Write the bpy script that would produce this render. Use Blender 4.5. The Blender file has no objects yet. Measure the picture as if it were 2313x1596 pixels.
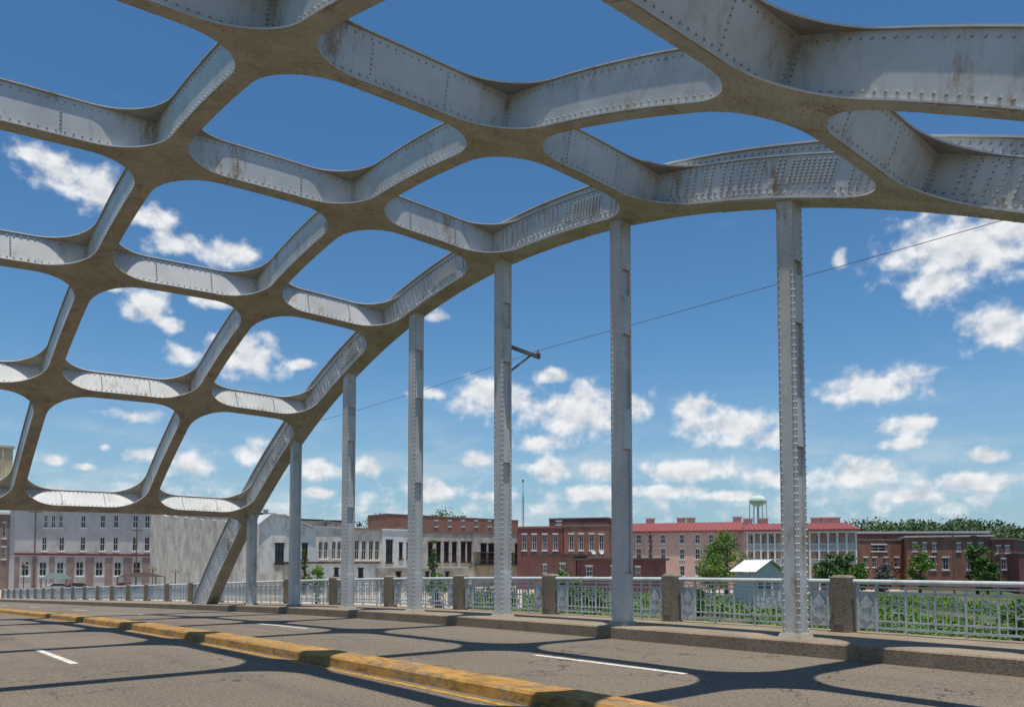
import bpy, math, random
import numpy as np
from mathutils import Vector, Matrix
random.seed(7); rng=np.random.default_rng(7)
S=4.2; CAMH=.369
F=1780.0; CU=.7617; SU=.648; PT=.047
scene=bpy.context.scene
scene.view_settings.view_transform='Standard'; scene.view_settings.look='None'; scene.view_settings.exposure=0
COL=scene.collection
# ---------------------------------------------------------------- helpers
class MB:
    def __init__(s): s.v=[]; s.f=[]; s.m=[]
    def quad(s,a,b,c,d,m=0):
        i=len(s.v); s.v+= [tuple(a),tuple(b),tuple(c),tuple(d)]; s.f.append((i,i+1,i+2,i+3)); s.m.append(m)
    def poly(s,pts,m=0):
        i=len(s.v); s.v+=[tuple(p) for p in pts]; s.f.append(tuple(range(i,i+len(pts)))); s.m.append(m)
    def box(s,x0,x1,y0,y1,z0,z1,m=0):
        i=len(s.v)
        s.v+=[(x0,y0,z0),(x1,y0,z0),(x1,y1,z0),(x0,y1,z0),(x0,y0,z1),(x1,y0,z1),(x1,y1,z1),(x0,y1,z1)]
        for f in [(0,3,2,1),(4,5,6,7),(0,1,5,4),(1,2,6,5),(2,3,7,6),(3,0,4,7)]:
            s.f.append(tuple(i+k for k in f)); s.m.append(m)
    def beam(s,p0,p1,w,h,m=0,up=(0,0,1)):
        p0=Vector(p0);p1=Vector(p1);d=(p1-p0).normalized();up=Vector(up)
        r=d.cross(up)
        if r.length<1e-4: r=d.cross(Vector((1,0,0)))
        r.normalize(); u=r.cross(d).normalized()
        i=len(s.v)
        for p in (p0,p1):
            for a,b in ((-1,-1),(1,-1),(1,1),(-1,1)):
                s.v.append(tuple(p+r*(a*w/2)+u*(b*h/2)))
        for f in [(0,1,2,3),(7,6,5,4),(0,4,5,1),(1,5,6,2),(2,6,7,3),(3,7,4,0)]:
            s.f.append(tuple(i+k for k in f)); s.m.append(m)
    def tube(s,p0,p1,r0,r1,n=8,m=0,cap=True):
        p0=Vector(p0);p1=Vector(p1);d=(p1-p0).normalized()
        a=d.cross(Vector((0,0,1)))
        if a.length<1e-3: a=Vector((1,0,0))
        a.normalize(); b=d.cross(a).normalized(); i=len(s.v)
        for p,r in ((p0,r0),(p1,r1)):
            for k in range(n):
                t=2*math.pi*k/n; s.v.append(tuple(p+a*(r*math.cos(t))+b*(r*math.sin(t))))
        for k in range(n):
            s.f.append((i+k,i+(k+1)%n,i+n+(k+1)%n,i+n+k)); s.m.append(m)
        if cap:
            s.f.append(tuple(i+n-1-k for k in range(n))); s.m.append(m)
            s.f.append(tuple(i+n+k for k in range(n))); s.m.append(m)
    def ball(s,c,rx,ry,rz,nu=12,nv=8,m=0):
        i=len(s.v)
        for a in range(nv+1):
            ph=math.pi*a/nv
            for b in range(nu):
                t=2*math.pi*b/nu
                s.v.append((c[0]+rx*math.sin(ph)*math.cos(t),c[1]+ry*math.sin(ph)*math.sin(t),c[2]-rz*math.cos(ph)))
        for a in range(nv):
            for b in range(nu):
                s.f.append((i+a*nu+b,i+a*nu+(b+1)%nu,i+(a+1)*nu+(b+1)%nu,i+(a+1)*nu+b)); s.m.append(m)
    def rivet(s,p,n,r=.022,h=.018,m=0):
        n=Vector(n).normalized(); a=n.cross(Vector((.3,.5,.81))).normalized(); b=n.cross(a); i=len(s.v); p=Vector(p)
        for k in range(6):
            t=k*math.pi/3; s.v.append(tuple(p+a*(r*math.cos(t))+b*(r*math.sin(t))))
        for k in range(6):
            t=k*math.pi/3; s.v.append(tuple(p+n*h+a*(.6*r*math.cos(t))+b*(.6*r*math.sin(t))))
        for k in range(6):
            s.f.append((i+k,i+(k+1)%6,i+6+(k+1)%6,i+6+k)); s.m.append(m)
        s.f.append(tuple(i+6+k for k in range(6))); s.m.append(m)
    def mesh(s,name,mats,origin=(0,0,0),smooth=False):
        me=bpy.data.meshes.new(name); o=origin
        me.from_pydata([(x-o[0],y-o[1],z-o[2]) for x,y,z in s.v],[],s.f)
        for mt in mats: me.materials.append(mt)
        me.polygons.foreach_set('material_index',s.m)
        if smooth: me.polygons.foreach_set('use_smooth',[True]*len(s.f))
        me.update(); return me
def tag(ob,label=None,cat=None,kind=None,group=None):
    if label: ob['label']=label
    if cat: ob['category']=cat
    if kind: ob['kind']=kind
    if group: ob['group']=group
    return ob
def obj(name,me,origin=(0,0,0),parent=None):
    ob=bpy.data.objects.new(name,me); COL.objects.link(ob)
    if parent is not None:
        ob.parent=parent; ob.location=Vector(origin)-Vector(parent['org'])
    else: ob.location=origin
    ob['org']=list(origin)
    return ob
def add(name,mb,mats,origin=(0,0,0),parent=None,smooth=False):
    return obj(name,mb.mesh(name,mats,origin,smooth),origin,parent)
def empty(name,origin):
    return obj(name,None,origin)
# ---------------------------------------------------------------- materials
def newmat(name,rough=.8,metal=0,spec=.3):
    m=bpy.data.materials.new(name); m.use_nodes=True; nt=m.node_tree
    b=nt.nodes['Principled BSDF']; b.inputs['Roughness'].default_value=rough; b.inputs['Metallic'].default_value=metal
    b.inputs['Specular IOR Level'].default_value=spec
    return m,nt,b
class N:
    def __init__(s,nt): s.nt=nt; s.g=nt.nodes.new('ShaderNodeNewGeometry')
    def new(s,t): return s.nt.nodes.new(t)
    def link(s,a,b): s.nt.links.new(a,b)
    def noise(s,scale=1,detail=5,stretch=(1,1,1),rough=.6,dist=0,src=None):
        mp=s.new('ShaderNodeVectorMath'); mp.operation='MULTIPLY'; mp.inputs[1].default_value=stretch
        s.link(src or s.g.outputs['Position'],mp.inputs[0])
        n=s.new('ShaderNodeTexNoise'); n.inputs['Scale'].default_value=scale; n.inputs['Detail'].default_value=detail
        n.inputs['Roughness'].default_value=rough; n.inputs['Distortion'].default_value=dist
        s.link(mp.outputs[0],n.inputs['Vector']); return n.outputs['Fac']
    def rng(s,x,a,b,c=0,d=1):
        r=s.new('ShaderNodeMapRange'); r.interpolation_type='SMOOTHSTEP'; s.link(x,r.inputs['Value'])
        r.inputs['From Min'].default_value=a; r.inputs['From Max'].default_value=b; r.inputs['To Min'].default_value=c; r.inputs['To Max'].default_value=d
        return r.outputs['Result']
    def math(s,op,a,b=None,clamp=False):
        n=s.new('ShaderNodeMath'); n.operation=op; n.use_clamp=clamp
        for i,x in enumerate((a,b)):
            if x is None: continue
            if isinstance(x,(int,float)): n.inputs[i].default_value=x
            else: s.link(x,n.inputs[i])
        return n.outputs[0]
    def mix(s,f,a,b,mode='MIX'):
        n=s.new('ShaderNodeMix'); n.data_type='RGBA'; n.blend_type=mode
        if isinstance(f,(int,float)): n.inputs[0].default_value=f
        else: s.link(f,n.inputs[0])
        for i,x in ((6,a),(7,b)):
            if isinstance(x,(tuple,list)): n.inputs[i].default_value=(*x,1)
            else: s.link(x,n.inputs[i])
        return n.outputs[2]
    def bump(s,h,b,strength=.3,dist=.02):
        n=s.new('ShaderNodeBump'); n.inputs['Strength'].default_value=strength; n.inputs['Distance'].default_value=dist
        s.link(h,n.inputs['Height']); s.link(n.outputs[0],b.inputs['Normal'])
def simple(name,c,var=.25,scale=3,rough=.8,metal=0,stretch=(1,1,1),bump=0,spec=.3):
    m,nt,b=newmat(name,rough,metal,spec); n=N(nt)
    f=n.rng(n.noise(scale,5,stretch),.3,.7)
    c0=tuple(x*(1-var) for x in c); c1=tuple(min(1,x*(1+var)) for x in c)
    n.link(n.mix(f,c0,c1),b.inputs['Base Color'])
    if bump: n.bump(n.noise(scale*6,4),b,bump)
    return m
def stained(name,c,dirt,amount=.5,scale=1.0,rough=.9,streak=.6):
    m,nt,b=newmat(name,rough); n=N(nt)
    f=n.rng(n.noise(scale*.45,9,(1,1,.6),.72,.4),.62-amount*.35,.72)
    g=n.rng(n.noise(scale*2.2,7,(1,1,.22),.75,.3),.52,.72,0,streak)
    col=n.mix(f,c,dirt); col=n.mix(g,col,tuple(x*.62 for x in dirt))
    n.link(col,b.inputs['Base Color']); n.bump(n.noise(9,5),b,.3,.03); return m
def brick(name,c1,c2,mortar,paint=None,amt=.5):
    m,nt,b=newmat(name,.9); n=N(nt)
    sp=n.new('ShaderNodeSeparateXYZ'); n.link(n.g.outputs['Position'],sp.inputs[0])
    cb=n.new('ShaderNodeCombineXYZ'); n.link(n.math('SUBTRACT',sp.outputs[0],sp.outputs[1]),cb.inputs[0]); n.link(sp.outputs[2],cb.inputs[1])
    t=n.new('ShaderNodeTexBrick'); n.link(cb.outputs[0],t.inputs['Vector'])
    t.inputs['Color1'].default_value=(*c1,1); t.inputs['Color2'].default_value=(*c2,1); t.inputs['Mortar'].default_value=(*mortar,1)
    t.inputs['Scale'].default_value=2.2; t.inputs['Mortar Size'].default_value=.02
    col=n.mix(n.rng(n.noise(.5,8,(1,1,.5),.7),.42,.72,0,.6),t.outputs['Color'],tuple(x*.5 for x in c1))
    if paint: col=n.mix(n.rng(n.noise(.45,9,(1,1,1),.75),.5-amt*.3,.62),col,paint)
    n.link(col,b.inputs['Base Color']); n.bump(t.outputs['Fac'],b,.2,-.02); return m
def mat_steel():
    m,nt,b=newmat('weathered_grey_paint',.5,0,.35); n=N(nt)
    base=n.mix(n.rng(n.noise(.9,6),.3,.7),(.50,.505,.49),(.635,.635,.615))
    base=n.mix(n.rng(n.noise(4,7,(1,1,.2),.72),.52,.76,0,.45),base,(.29,.28,.25))
    r=n.math('MULTIPLY',n.rng(n.noise(.9,8,(1,1,.6),.72,.3),.50,.64),n.rng(n.noise(4,8,(1,1,.25),.78),.46,.60))
    base=n.mix(n.math('MULTIPLY',r,.78),base,(.32,.175,.065))
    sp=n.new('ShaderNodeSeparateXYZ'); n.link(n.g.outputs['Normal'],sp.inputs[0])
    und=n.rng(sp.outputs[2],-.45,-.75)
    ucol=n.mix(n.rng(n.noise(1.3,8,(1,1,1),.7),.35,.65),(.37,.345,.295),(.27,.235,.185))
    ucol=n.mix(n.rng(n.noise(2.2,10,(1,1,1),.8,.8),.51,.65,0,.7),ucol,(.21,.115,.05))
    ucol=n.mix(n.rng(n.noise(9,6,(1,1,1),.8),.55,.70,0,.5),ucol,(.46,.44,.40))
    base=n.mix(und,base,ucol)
    n.link(base,b.inputs['Base Color']); n.bump(n.noise(14,4),b,.12,.01); return m
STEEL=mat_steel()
def mat_road():
    m,nt,b=newmat('worn_asphalt',.85,0,.3); n=N(nt)
    base=n.mix(n.rng(n.noise(.35,6,(1,.35,1)),.3,.7),(.13,.10,.073),(.185,.147,.11))
    base=n.mix(n.rng(n.noise(1.2,5,(1,.05,1),.6),.48,.70,0,.6),base,(.075,.06,.046))
    base=n.mix(n.rng(n.noise(22,4,(1,1,1),.8),.42,.60,0,.6),base,(.28,.235,.175),)
    base=n.mix(n.rng(n.noise(28,3,(1,1,1),.8),.52,.64,0,.8),base,(.045,.037,.03))
    base=n.mix(n.rng(n.noise(1.7,8,(1,1,1),.8,1),.58,.70,0,.6),base,(.06,.048,.038))
    v=n.new('ShaderNodeTexVoronoi'); v.feature='DISTANCE_TO_EDGE'; v.inputs['Scale'].default_value=.33
    d=n.new('ShaderNodeVectorMath'); d.operation='ADD'
    nn=n.new('ShaderNodeTexNoise'); nn.inputs['Scale'].default_value=1.6; nn.inputs['Detail'].default_value=6
    n.link(n.g.outputs['Position'],nn.inputs['Vector']); n.link(n.g.outputs['Position'],d.inputs[0]); n.link(nn.outputs['Color'],d.inputs[1])
    n.link(d.outputs[0],v.inputs['Vector'])
    cr=n.rng(v.outputs['Distance'],.008,.0,0,.85)
    cr=n.math('MULTIPLY',cr,n.rng(n.noise(.2,3),.38,.52))
    base=n.mix(cr,base,(.035,.028,.023))
    n.link(base,b.inputs['Base Color']); n.bump(n.noise(26,5,(1,1,1),.8),b,.7,.025); return m
ROAD=mat_road()
def mat_median():
    m,nt,b=newmat('worn_yellow_paint',.8); n=N(nt)
    y=n.mix(n.rng(n.noise(2,6),.3,.7),(.34,.175,.04),(.46,.26,.065))
    y=n.mix(n.rng(n.noise(2.2,9,(1,.5,1),.75,.3),.48,.60,0,.85),y,(.24,.17,.10))
    y=n.mix(n.rng(n.noise(7,9,(1,.4,1),.82),.48,.62,0,.75),y,(.10,.065,.033))
    n.link(y,b.inputs['Base Color']); n.bump(n.noise(18,4),b,.3,.018); return m
MEDIAN=mat_median()
def mat_conc(name,c,dark=.45):
    m,nt,b=newmat(name,.9); n=N(nt)
    k=n.mix(n.rng(n.noise(1.1,7),.3,.7),tuple(x*.7 for x in c),c)
    k=n.mix(n.rng(n.noise(24,4,(1,1,1),.8),.46,.60,0,.7),k,tuple(x*dark for x in c))
    k=n.mix(n.rng(n.noise(3,8,(1,1,.3),.75),.53,.70,0,.75),k,tuple(x*.35 for x in c))
    n.link(k,b.inputs['Base Color']); n.bump(n.noise(26,5),b,.5,.02); return m
CONC=mat_conc('aged_concrete',(.32,.25,.175)); CONCD=mat_conc('tan_aged_concrete',(.30,.25,.19))
WHITEL=simple('worn_white_line',(.56,.53,.48),.25,9); YLINE=simple('worn_yellow_line',(.38,.20,.03),.35,7)
RAILP=stained('silver_railing_paint',(.52,.57,.58),(.34,.36,.35),.4,3,.5,.5)
BEIGE=simple('beige_panel',(.50,.43,.30),.2,2)
GLASS=simple('dark_window_glass',(.03,.035,.045),.4,1,.15,0,(1,1,1),0,.6)
WHITE=simple('white_trim_paint',(.78,.77,.73),.1,2); DARKT=simple('dark_trim',(.05,.035,.03),.3,2)
METALR=simple('galvanised_roofing',(.50,.51,.51),.2,1.5,.5,0,(6,1,1)); DROOF=simple('dark_roofing',(.09,.08,.075),.3,1)
WROOF=simple('white_metal_roof',(.74,.74,.72),.12,1.5,.5,0,(6,1,1))
REDROOF=simple('red_metal_roof',(.26,.07,.062),.18,1.2,.55,0,(5,1,1))
WOOD=simple('weathered_timber',(.15,.11,.08),.3,3); POLE=simple('pole_metal',(.17,.16,.15),.3,3,.6)
BARK=simple('bark',(.09,.065,.045),.35,6)
def mat_leaf(name,a,b2):
    m,nt,b=newmat(name,.6,0,.25); n=N(nt)
    c=n.mix(n.rng(n.noise(.5,6),.38,.62),a,b2); c=n.mix(n.rng(n.noise(4,2),.45,.7,0,.6),c,tuple(x*1.5 for x in b2))
    n.link(c,b.inputs['Base Color'])
    return m
LEAF=mat_leaf('green_leaves',(.03,.075,.014),(.075,.15,.03)); LEAFL=mat_leaf('bright_leaves',(.045,.105,.018),(.13,.23,.035))
LEAFD=mat_leaf('dark_leaves',(.022,.055,.015),(.05,.10,.026)); PINK=mat_leaf('dusky_blossom',(.07,.10,.05),(.15,.13,.13))
LEAFF=mat_leaf('hazed_far_leaves',(.055,.095,.04),(.10,.155,.06))  # distance haze put into the leaf colour: paler greens for the far woods
# ---------------------------------------------------------------- image-pixel helpers (pixel columns and rows plus depth, to world metres)
def tt(px): return (px-1156)/F
def rr(px): t=tt(px); return (SU+CU*t)/(CU-SU*t)
def vx(px,U): return U*rr(px)
def hz(px,py,U): return CAMH*S+(1280-py)*(SU*vx(px,U)+CU*U)/F
def at(px,Z): X=tt(px)*Z; return (CU*X+SU*Z, -SU*X+CU*Z)
def zat(py,Z): return CAMH*S+(1280-py)*Z/F
# ---------------------------------------------------------------- deck
def curb(u):
    if u<7.83: return -.3065-.0023*(u-2)**2
    h=-.3847-.0268*(u-7.83); 
    return max(h,-.93)
KH=.062
def W(u,v,h): return (v*S,u*S,(h+CAMH)*S)
def strip(name,prof,u0,u1,mat,du=.5,**k):
    mb=MB(); us=list(np.arange(u0,u1,du))+[u1]
    for a,b in zip(us[:-1],us[1:]):
        for (v0,o0),(v1,o1) in zip(prof[:-1],prof[1:]):
            mb.quad(W(a,v0,curb(a)+o0),W(a,v1,curb(a)+o1),W(b,v1,curb(b)+o1),W(b,v0,curb(b)+o0))
    return add(name,mb,[mat])
tag(strip('road',[(-.15,-KH),(3.05,-KH)],-14,90,ROAD),kind='structure')
tag(strip('sidewalk',[(3.05,-KH-.02),(3.05,-.006),(3.056,0),(3.76,0),(3.76,-.16),(-.15,-.17)],-14,30,CONC),kind='structure')
tag(strip('sidewalk',[(-.15,-KH-.02),(-.15,0),(-.85,0),(-.85,-.16)],-14,30,CONC),kind='structure')
med=strip('road_median',[(1.405,-KH-.004),(1.410,-KH+.030),(1.418,-KH+.038),(1.53,-KH+.038),(1.538,-KH+.030),(1.543,-KH-.004)],-8,22,MEDIAN,.25); tag(med,kind='structure')
for v in (1.365,1.59): tag(strip('road_marking',[(v-.012,-KH+.001),(v+.012,-KH+.001)],-8,22,YLINE),kind='structure')
for v,u0 in ((2.235,1.70),(.70,3.43)):
    for k in range(-2,8):
        a=u0+k*2.9
        tag(strip('road_marking',[(v-.015,-KH+.001),(v+.015,-KH+.001)],a,a+.78,WHITEL,.39),kind='structure')
# ---------------------------------------------------------------- arch
uc=3.78
def Hd(d): return 1.957-.0857*d*d-.00013*d**4
def dH(d): return -.1714*d-.00052*d**3
_cp=np.polyfit([-.3,.45,1.12,2.17,3.13,3.25],[-.135,-.080,-.031,.022,.0,-.002],3)
def camber(v): return float(np.polyval(_cp,v))
ds=np.linspace(-6.2,6.2,2481); sl=np.concatenate([[0],np.cumsum(np.sqrt(1+((dH(ds[1:])+dH(ds[:-1]))/2)**2)*(ds[1]-ds[0]))])
def s_of(d): return float(np.interp(d,ds,sl))
def d_of(s): return float(np.interp(s,sl,ds))
def A(s,v,n):
    d=d_of(s); q=dH(d); L=math.sqrt(1+q*q)
    return W(uc+d-n*q/L, v, Hd(d)+n/L+camber(v)*min(1,max(.0,1.25-abs(d)/4.2)))
def An(s):
    d=d_of(s); q=dH(d); L=math.sqrt(1+q*q); return Vector((0,-q/L,1/L)),Vector((0,1/L,q/L))
E=.042; WB=.033; D=.185; TH=.006; R=.27
Ls=[-.2,1.075+WB,2.126+WB,3.182]; Lp=[-.2,Ls[1],Ls[2],3.13+WB]; Ts=[.120+1.31*j for j in range(-3,4)]
bridge=empty('arch_bridge',W(uc,1.49,curb(uc))); tag(bridge,'grey riveted steel arch bridge with lattice bracing over a road','bridge')
def sample_wall(mb,sa,sb,va,vb,n0,n1,k):
    for i in range(k):
        a=i/k;b=(i+1)/k
        p=(sa+(sb-sa)*a,va+(vb-va)*a);q=(sa+(sb-sa)*b,va+(vb-va)*b)
        mb.quad(A(*p,n0),A(*q,n0),A(*q,n1),A(*p,n1))
def cover(mb,s0,s1,v0,v1,n=-.0045,k=4):
    for i in range(k):
        a=s0+(s1-s0)*i/k; b=s0+(s1-s0)*(i+1)/k
        for j in range(k):
            p=v0+(v1-v0)*j/k; q=v0+(v1-v0)*(j+1)/k
            mb.quad(A(a,p,n),A(a,q,n),A(b,q,n),A(b,p,n))
            if i==0: mb.quad(A(s0,p,n),A(s0,q,n),A(s0,q,0),A(s0,p,0)); mb.quad(A(s1,p,n),A(s1,q,n),A(s1,q,0),A(s1,p,0))
        mb.quad(A(a,v0,n),A(b,v0,n),A(b,v0,0),A(a,v0,0)); mb.quad(A(a,v1,n),A(b,v1,n),A(b,v1,0),A(a,v1,0))
SR,SH=.023,.024
def panel(sa,sb,va,vb,first):
    mb=MB(); nc=12; a0,a1,b0,b1=sa+E,sb-E,va+E,vb-E; r=R; pts=[]
    cs=[(a1-r,b1-r,0),(a0+r,b1-r,1),(a0+r,b0+r,2),(a1-r,b0+r,3)]
    arcs=[]
    for ca,cb,q in cs:
        l=[]
        for i in range(nc+1):
            th=(q+i/nc)*math.pi/2; c,s_=math.cos(th),math.sin(th); mx=max(abs(c),abs(s_))
            l.append(((ca+r*c,cb+r*s_),(ca+(r+E)*c/mx,cb+(r+E)*s_/mx)))
        arcs.append(l)
    for q in range(4):
        pts+=arcs[q]; x0=arcs[q][-1]; x1=arcs[(q+1)%4][0]
        for i in range(1,8):
            f=i/8; pts.append(tuple((x0[k][0]*(1-f)+x1[k][0]*f,x0[k][1]*(1-f)+x1[k][1]*f) for k in (0,1)))
    n=len(pts)
    for lo,hi in ((0,TH),(D-TH,D)):
        for i in range(n):
            (i0,o0),(i1,o1)=pts[i],pts[(i+1)%n]
            for z in (lo,hi): mb.quad(A(*o0,z),A(*o1,z),A(*i1,z),A(*i0,z))
            mb.quad(A(*i0,lo),A(*i1,lo),A(*i1,hi),A(*i0,hi))
    c0,c1,e0,e1=sa+WB,sb-WB,va+WB,vb-WB
    sample_wall(mb,c0,c0,e0,e1,TH*.4,D-TH*.4,8); sample_wall(mb,c1,c1,e0,e1,TH*.4,D-TH*.4,8)
    sample_wall(mb,c0,c1,e0,e0,TH*.4,D-TH*.4,12); sample_wall(mb,c0,c1,e1,e1,TH*.4,D-TH*.4,12)
    vm=(va+vb)/2; sm=(sa+sb)/2
    cover(mb,sa-.030,sa+.030,vm-.20,vm+.20)
    if not first: cover(mb,sm-.26,sm+.26,va-.030,va+.030)
    for s_,sg in ((c0,1),(c1,-1)):
        nn,tg=An(s_); L=e1-e0; k=int(L/.034)
        for nz in (.024,D-.024):
            for i in range(1,k): mb.rivet(A(s_,e0+L*i/k,nz),tg*sg,SR,SH)
        for fr in (.33,.68):
            for i in range(1,8): mb.rivet(A(s_,e0+L*fr,.02+(D-.04)*i/8),tg*sg,SR,SH)
        for fr in (.015,.985):
            for i in range(1,9): mb.rivet(A(s_,e0+L*fr,.02+(D-.04)*i/9),tg*sg,SR,SH)
    for v_,sg in ((e0,1),(e1,-1)):
        L=c1-c0;k=int(L/.034)
        for nz in (.024,D-.024):
            for i in range(1,k): mb.rivet(A(c0+L*i/k,v_,nz),(sg,0,0),SR,SH)
        for fr in (.012,.988):
            for i in range(1,9): mb.rivet(A(c0+L*fr,v_,.02+(D-.04)*i/9),(sg,0,0),SR,SH)
    acc=0
    for i in range(n):
        (i0,o0),(i1,o1)=pts[i],pts[(i+1)%n]
        acc+=math.dist(i0,i1)
        if acc>.034:
            acc=0; l=math.dist(i0,o0); nn,tg=An(i0[0])
            for off in ((.009,) if l<.06 else (.018,.05,.085,.12)):
                f=off/l
                if f<.9: mb.rivet(A(i0[0]+(o0[0]-i0[0])*f,i0[1]+(o0[1]-i0[1])*f,0),-nn,.021,.018)
    return mb
for j in range(6):
    sa,sb=s_of(Ts[j]),s_of(Ts[j+1])
    for i in range(3):
        o=A((sa+sb)/2,(Ls[i]+Ls[i+1])/2,0)
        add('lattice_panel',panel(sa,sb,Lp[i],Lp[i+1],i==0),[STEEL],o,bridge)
for sg,T in ((1,Ts[-1]),(-1,Ts[0])):
    mb=MB(); s0=s_of(T); s1=s0+sg*E
    for n0,n1 in ((0,TH),(D-TH,D)):
        cuts=[]
        for i in range(3):
            va,vb=Ls[i]+E,Ls[i+1]-E; r=.2; N_=9
            cuts+=[(Ls[i],r+0)]
            ca=[(va+r-r*math.cos(k/N_*math.pi/2), r-r*math.sin(k/N_*math.pi/2)) for k in range(N_+1)]
            cuts+=ca+[(vb-(c[0]-va),c[1]) for c in ca[::-1]]
        cuts+=[(Ls[3],.2)]
        prof=[]
        for v_,off in cuts:
            near=min(abs(v_-Ls[0]),abs(v_-Ls[3]))
            prof.append((v_,off if near<.3 else 0))
        for (v0,o0),(v1,o1) in zip(prof[:-1],prof[1:]):
            for z in (n0,n1): mb.quad(A(s0,v0,z),A(s0,v1,z),A(s1+sg*o1,v1,z),A(s1+sg*o0,v0,z))
            mb.quad(A(s1+sg*o0,v0,n0),A(s1+sg*o1,v1,n0),A(s1+sg*o1,v1,n1),A(s1+sg*o0,v0,n1))
    sample_wall(mb,s0+sg*WB,s0+sg*WB,Ls[0],Ls[3],TH*.4,D-TH*.4,16)
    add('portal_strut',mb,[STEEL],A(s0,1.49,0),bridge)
def rib(vc):
    mb=MB(); smin,smax=s_of(-5.75),s_of(5.75); k=90
    def DR(s_): d=d_of(s_); return .212+.0042*d*d
    for i in range(k):
        a=smin+(smax-smin)*i/k; b=smin+(smax-smin)*(i+1)/k; da,db=DR(a),DR(b)
        for v_ in (vc-.0505,vc+.0505): mb.quad(A(a,v_,0),A(b,v_,0),A(b,v_,db),A(a,v_,da))
        for (n0a,n1a,n0b,n1b) in ((-.0025,.007,-.0025,.007),(da-.004,da+.005,db-.004,db+.005)):
            for x,y in ((n0a,n0b),(n1a,n1b)): mb.quad(A(a,vc-.064,x),A(a,vc+.064,x),A(b,vc+.064,y),A(b,vc-.064,y))
            for v_ in (vc-.064,vc+.064): mb.quad(A(a,v_,n0a),A(b,v_,n0b),A(b,v_,n1b),A(a,v_,n1a))
    inner=-1 if vc>1.5 else 1
    v_=vc+inner*.0505; s_=smin; RR,RH=.028,.04
    while s_<smax:
        dr=DR(s_)
        for nz in (.02,.044,dr-.022,dr-.046): mb.rivet(A(s_+(.018 if nz in(.044,dr-.046) else 0),v_,nz),(inner,0,0),RR,RH)
        s_+=.036
    Tl=[s_of(t) for t in [Ts[0]-1.31]+Ts+[Ts[-1]+1.31]]
    for a,b in zip(Tl[:-1],Tl[1:]):
        L=b-a; dr=DR((a+b)/2)
        p0,p1=a+.26*L,a+.50*L
        for q in range(3):
            x=p0+(p1-p0)*q/3; y=p0+(p1-p0)*(q+1)/3; w_=v_+inner*.003
            mb.quad(A(x,w_,.058),A(y,w_,.058),A(y,w_,dr-.06),A(x,w_,dr-.06))
        for c in range(9):
            for r_ in range(8): mb.rivet(A(a+L*(.275+.018*c),v_+inner*.003,.066+(dr-.135)*r_/7),(inner,0,0),RR,RH)
        for fr in (.10,.12,.15,.18,.21,.45,.47,.53,.56,.585,.61,.65,.68,.73,.76,.80,.83,.87,.90):
            for r_ in range(7): mb.rivet(A(a+L*fr,v_+(inner*.003 if .26<fr<.5 else 0),.062+(dr-.125)*r_/6),(inner,0,0),RR,RH)
        cover(mb,a+.42*L,a+.72*L,vc-.058,vc+.058,-.008)
    s_=smin
    while s_<smax:
        nn,tg=An(s_)
        for dv in (-.052,-.036,.036,.052): mb.rivet(A(s_,vc+dv,-.0025),-nn,.021,.018)
        s_+=.042
    return mb
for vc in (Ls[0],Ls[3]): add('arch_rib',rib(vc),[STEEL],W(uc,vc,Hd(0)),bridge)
HP=mat_conc('pedestal_paint',(.45,.41,.32),.7)
def hanger(u,vc):
    mb=MB(); hb=curb(u); ht=Hd(u-uc)+camber(vc)*min(1,max(.0,1.25-abs(u-uc)/4.2))+.004; a=.04; b=.039; x0,x1=(vc-a)*S,(vc+a)*S; y0,y1=(u-b)*S,(u+b)*S
    z0=W(0,0,hb)[2]; z1=W(0,0,ht)[2]+.08
    t=.05
    mb.box(x0,x0+t,y0,y1,z0+.02,z1); mb.box(x1-t,x1,y0,y1,z0+.02,z1)
    mb.box(x0+t,x1-t,y0+.06,y0+.08,z0+.03,z1-.01); mb.box(x0+t,x1-t,y1-.08,y1-.06,z0+.03,z1-.01)
    L=z1-z0
    for fr,hh in (((.0,1.1),(.42,.9),(.70,.9),(1-1.3/L,1.24)) if L>6.5 else ((0,.8),)):
        mb.box(x0+.045,x1-.045,y0-.006,y0+.04,z0+.04+fr*L,z0+.04+fr*L+hh)
    zz=z0+.15
    while zz<z1-.05:
        for xx in (x0+.024,x1-.024): mb.rivet((xx,y0,zz),(0,-1,0),.020,.022)
        mb.rivet((x0,y1-.035,zz),(-1,0,0),.018,.016); mb.rivet((x0,y0+.035,zz),(-1,0,0),.018,.016)
        zz+=.13
    return mb
for vc in (Ls[0],Ls[3]):
    for k in range(9):
        u=7.83-k
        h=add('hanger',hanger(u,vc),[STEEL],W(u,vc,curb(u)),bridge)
        mb=MB(); x,y,z=W(u,vc,curb(u)); w=.24; w2=.2
        mb.v+=[(x-w,y-w,z-.01),(x+w,y-w,z-.01),(x+w,y+w,z-.01),(x-w,y+w,z-.01),(x-w2,y-w2,z+.09),(x+w2,y-w2,z+.09),(x+w2,y+w2,z+.09),(x-w2,y+w2,z+.09)]
        for f in [(4,5,6,7),(0,1,5,4),(1,2,6,5),(2,3,7,6),(3,0,4,7)]: mb.f.append(f); mb.m.append(0)
        add('hanger_pedestal',mb,[HP],(x,y,z),bridge)
mb=MB(); p=W(7.93,.35,.76); q=W(7.97,1.10,1.02); mb.box(p[0],q[0],p[1],q[1],p[2],q[2]); mb.box(p[0]-.05,q[0]+.05,p[1]-.05,q[1]+.03,q[2],q[2]+.08)
for k in range(5): xx=p[0]+(q[0]-p[0])*(k+.5)/5; mb.box(xx-.03,xx+.03,p[1]-.04,p[1]-.001,p[2]-.3,q[2]-.02)
add('portal_sign_board',mb,[BEIGE],p,bridge)
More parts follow.
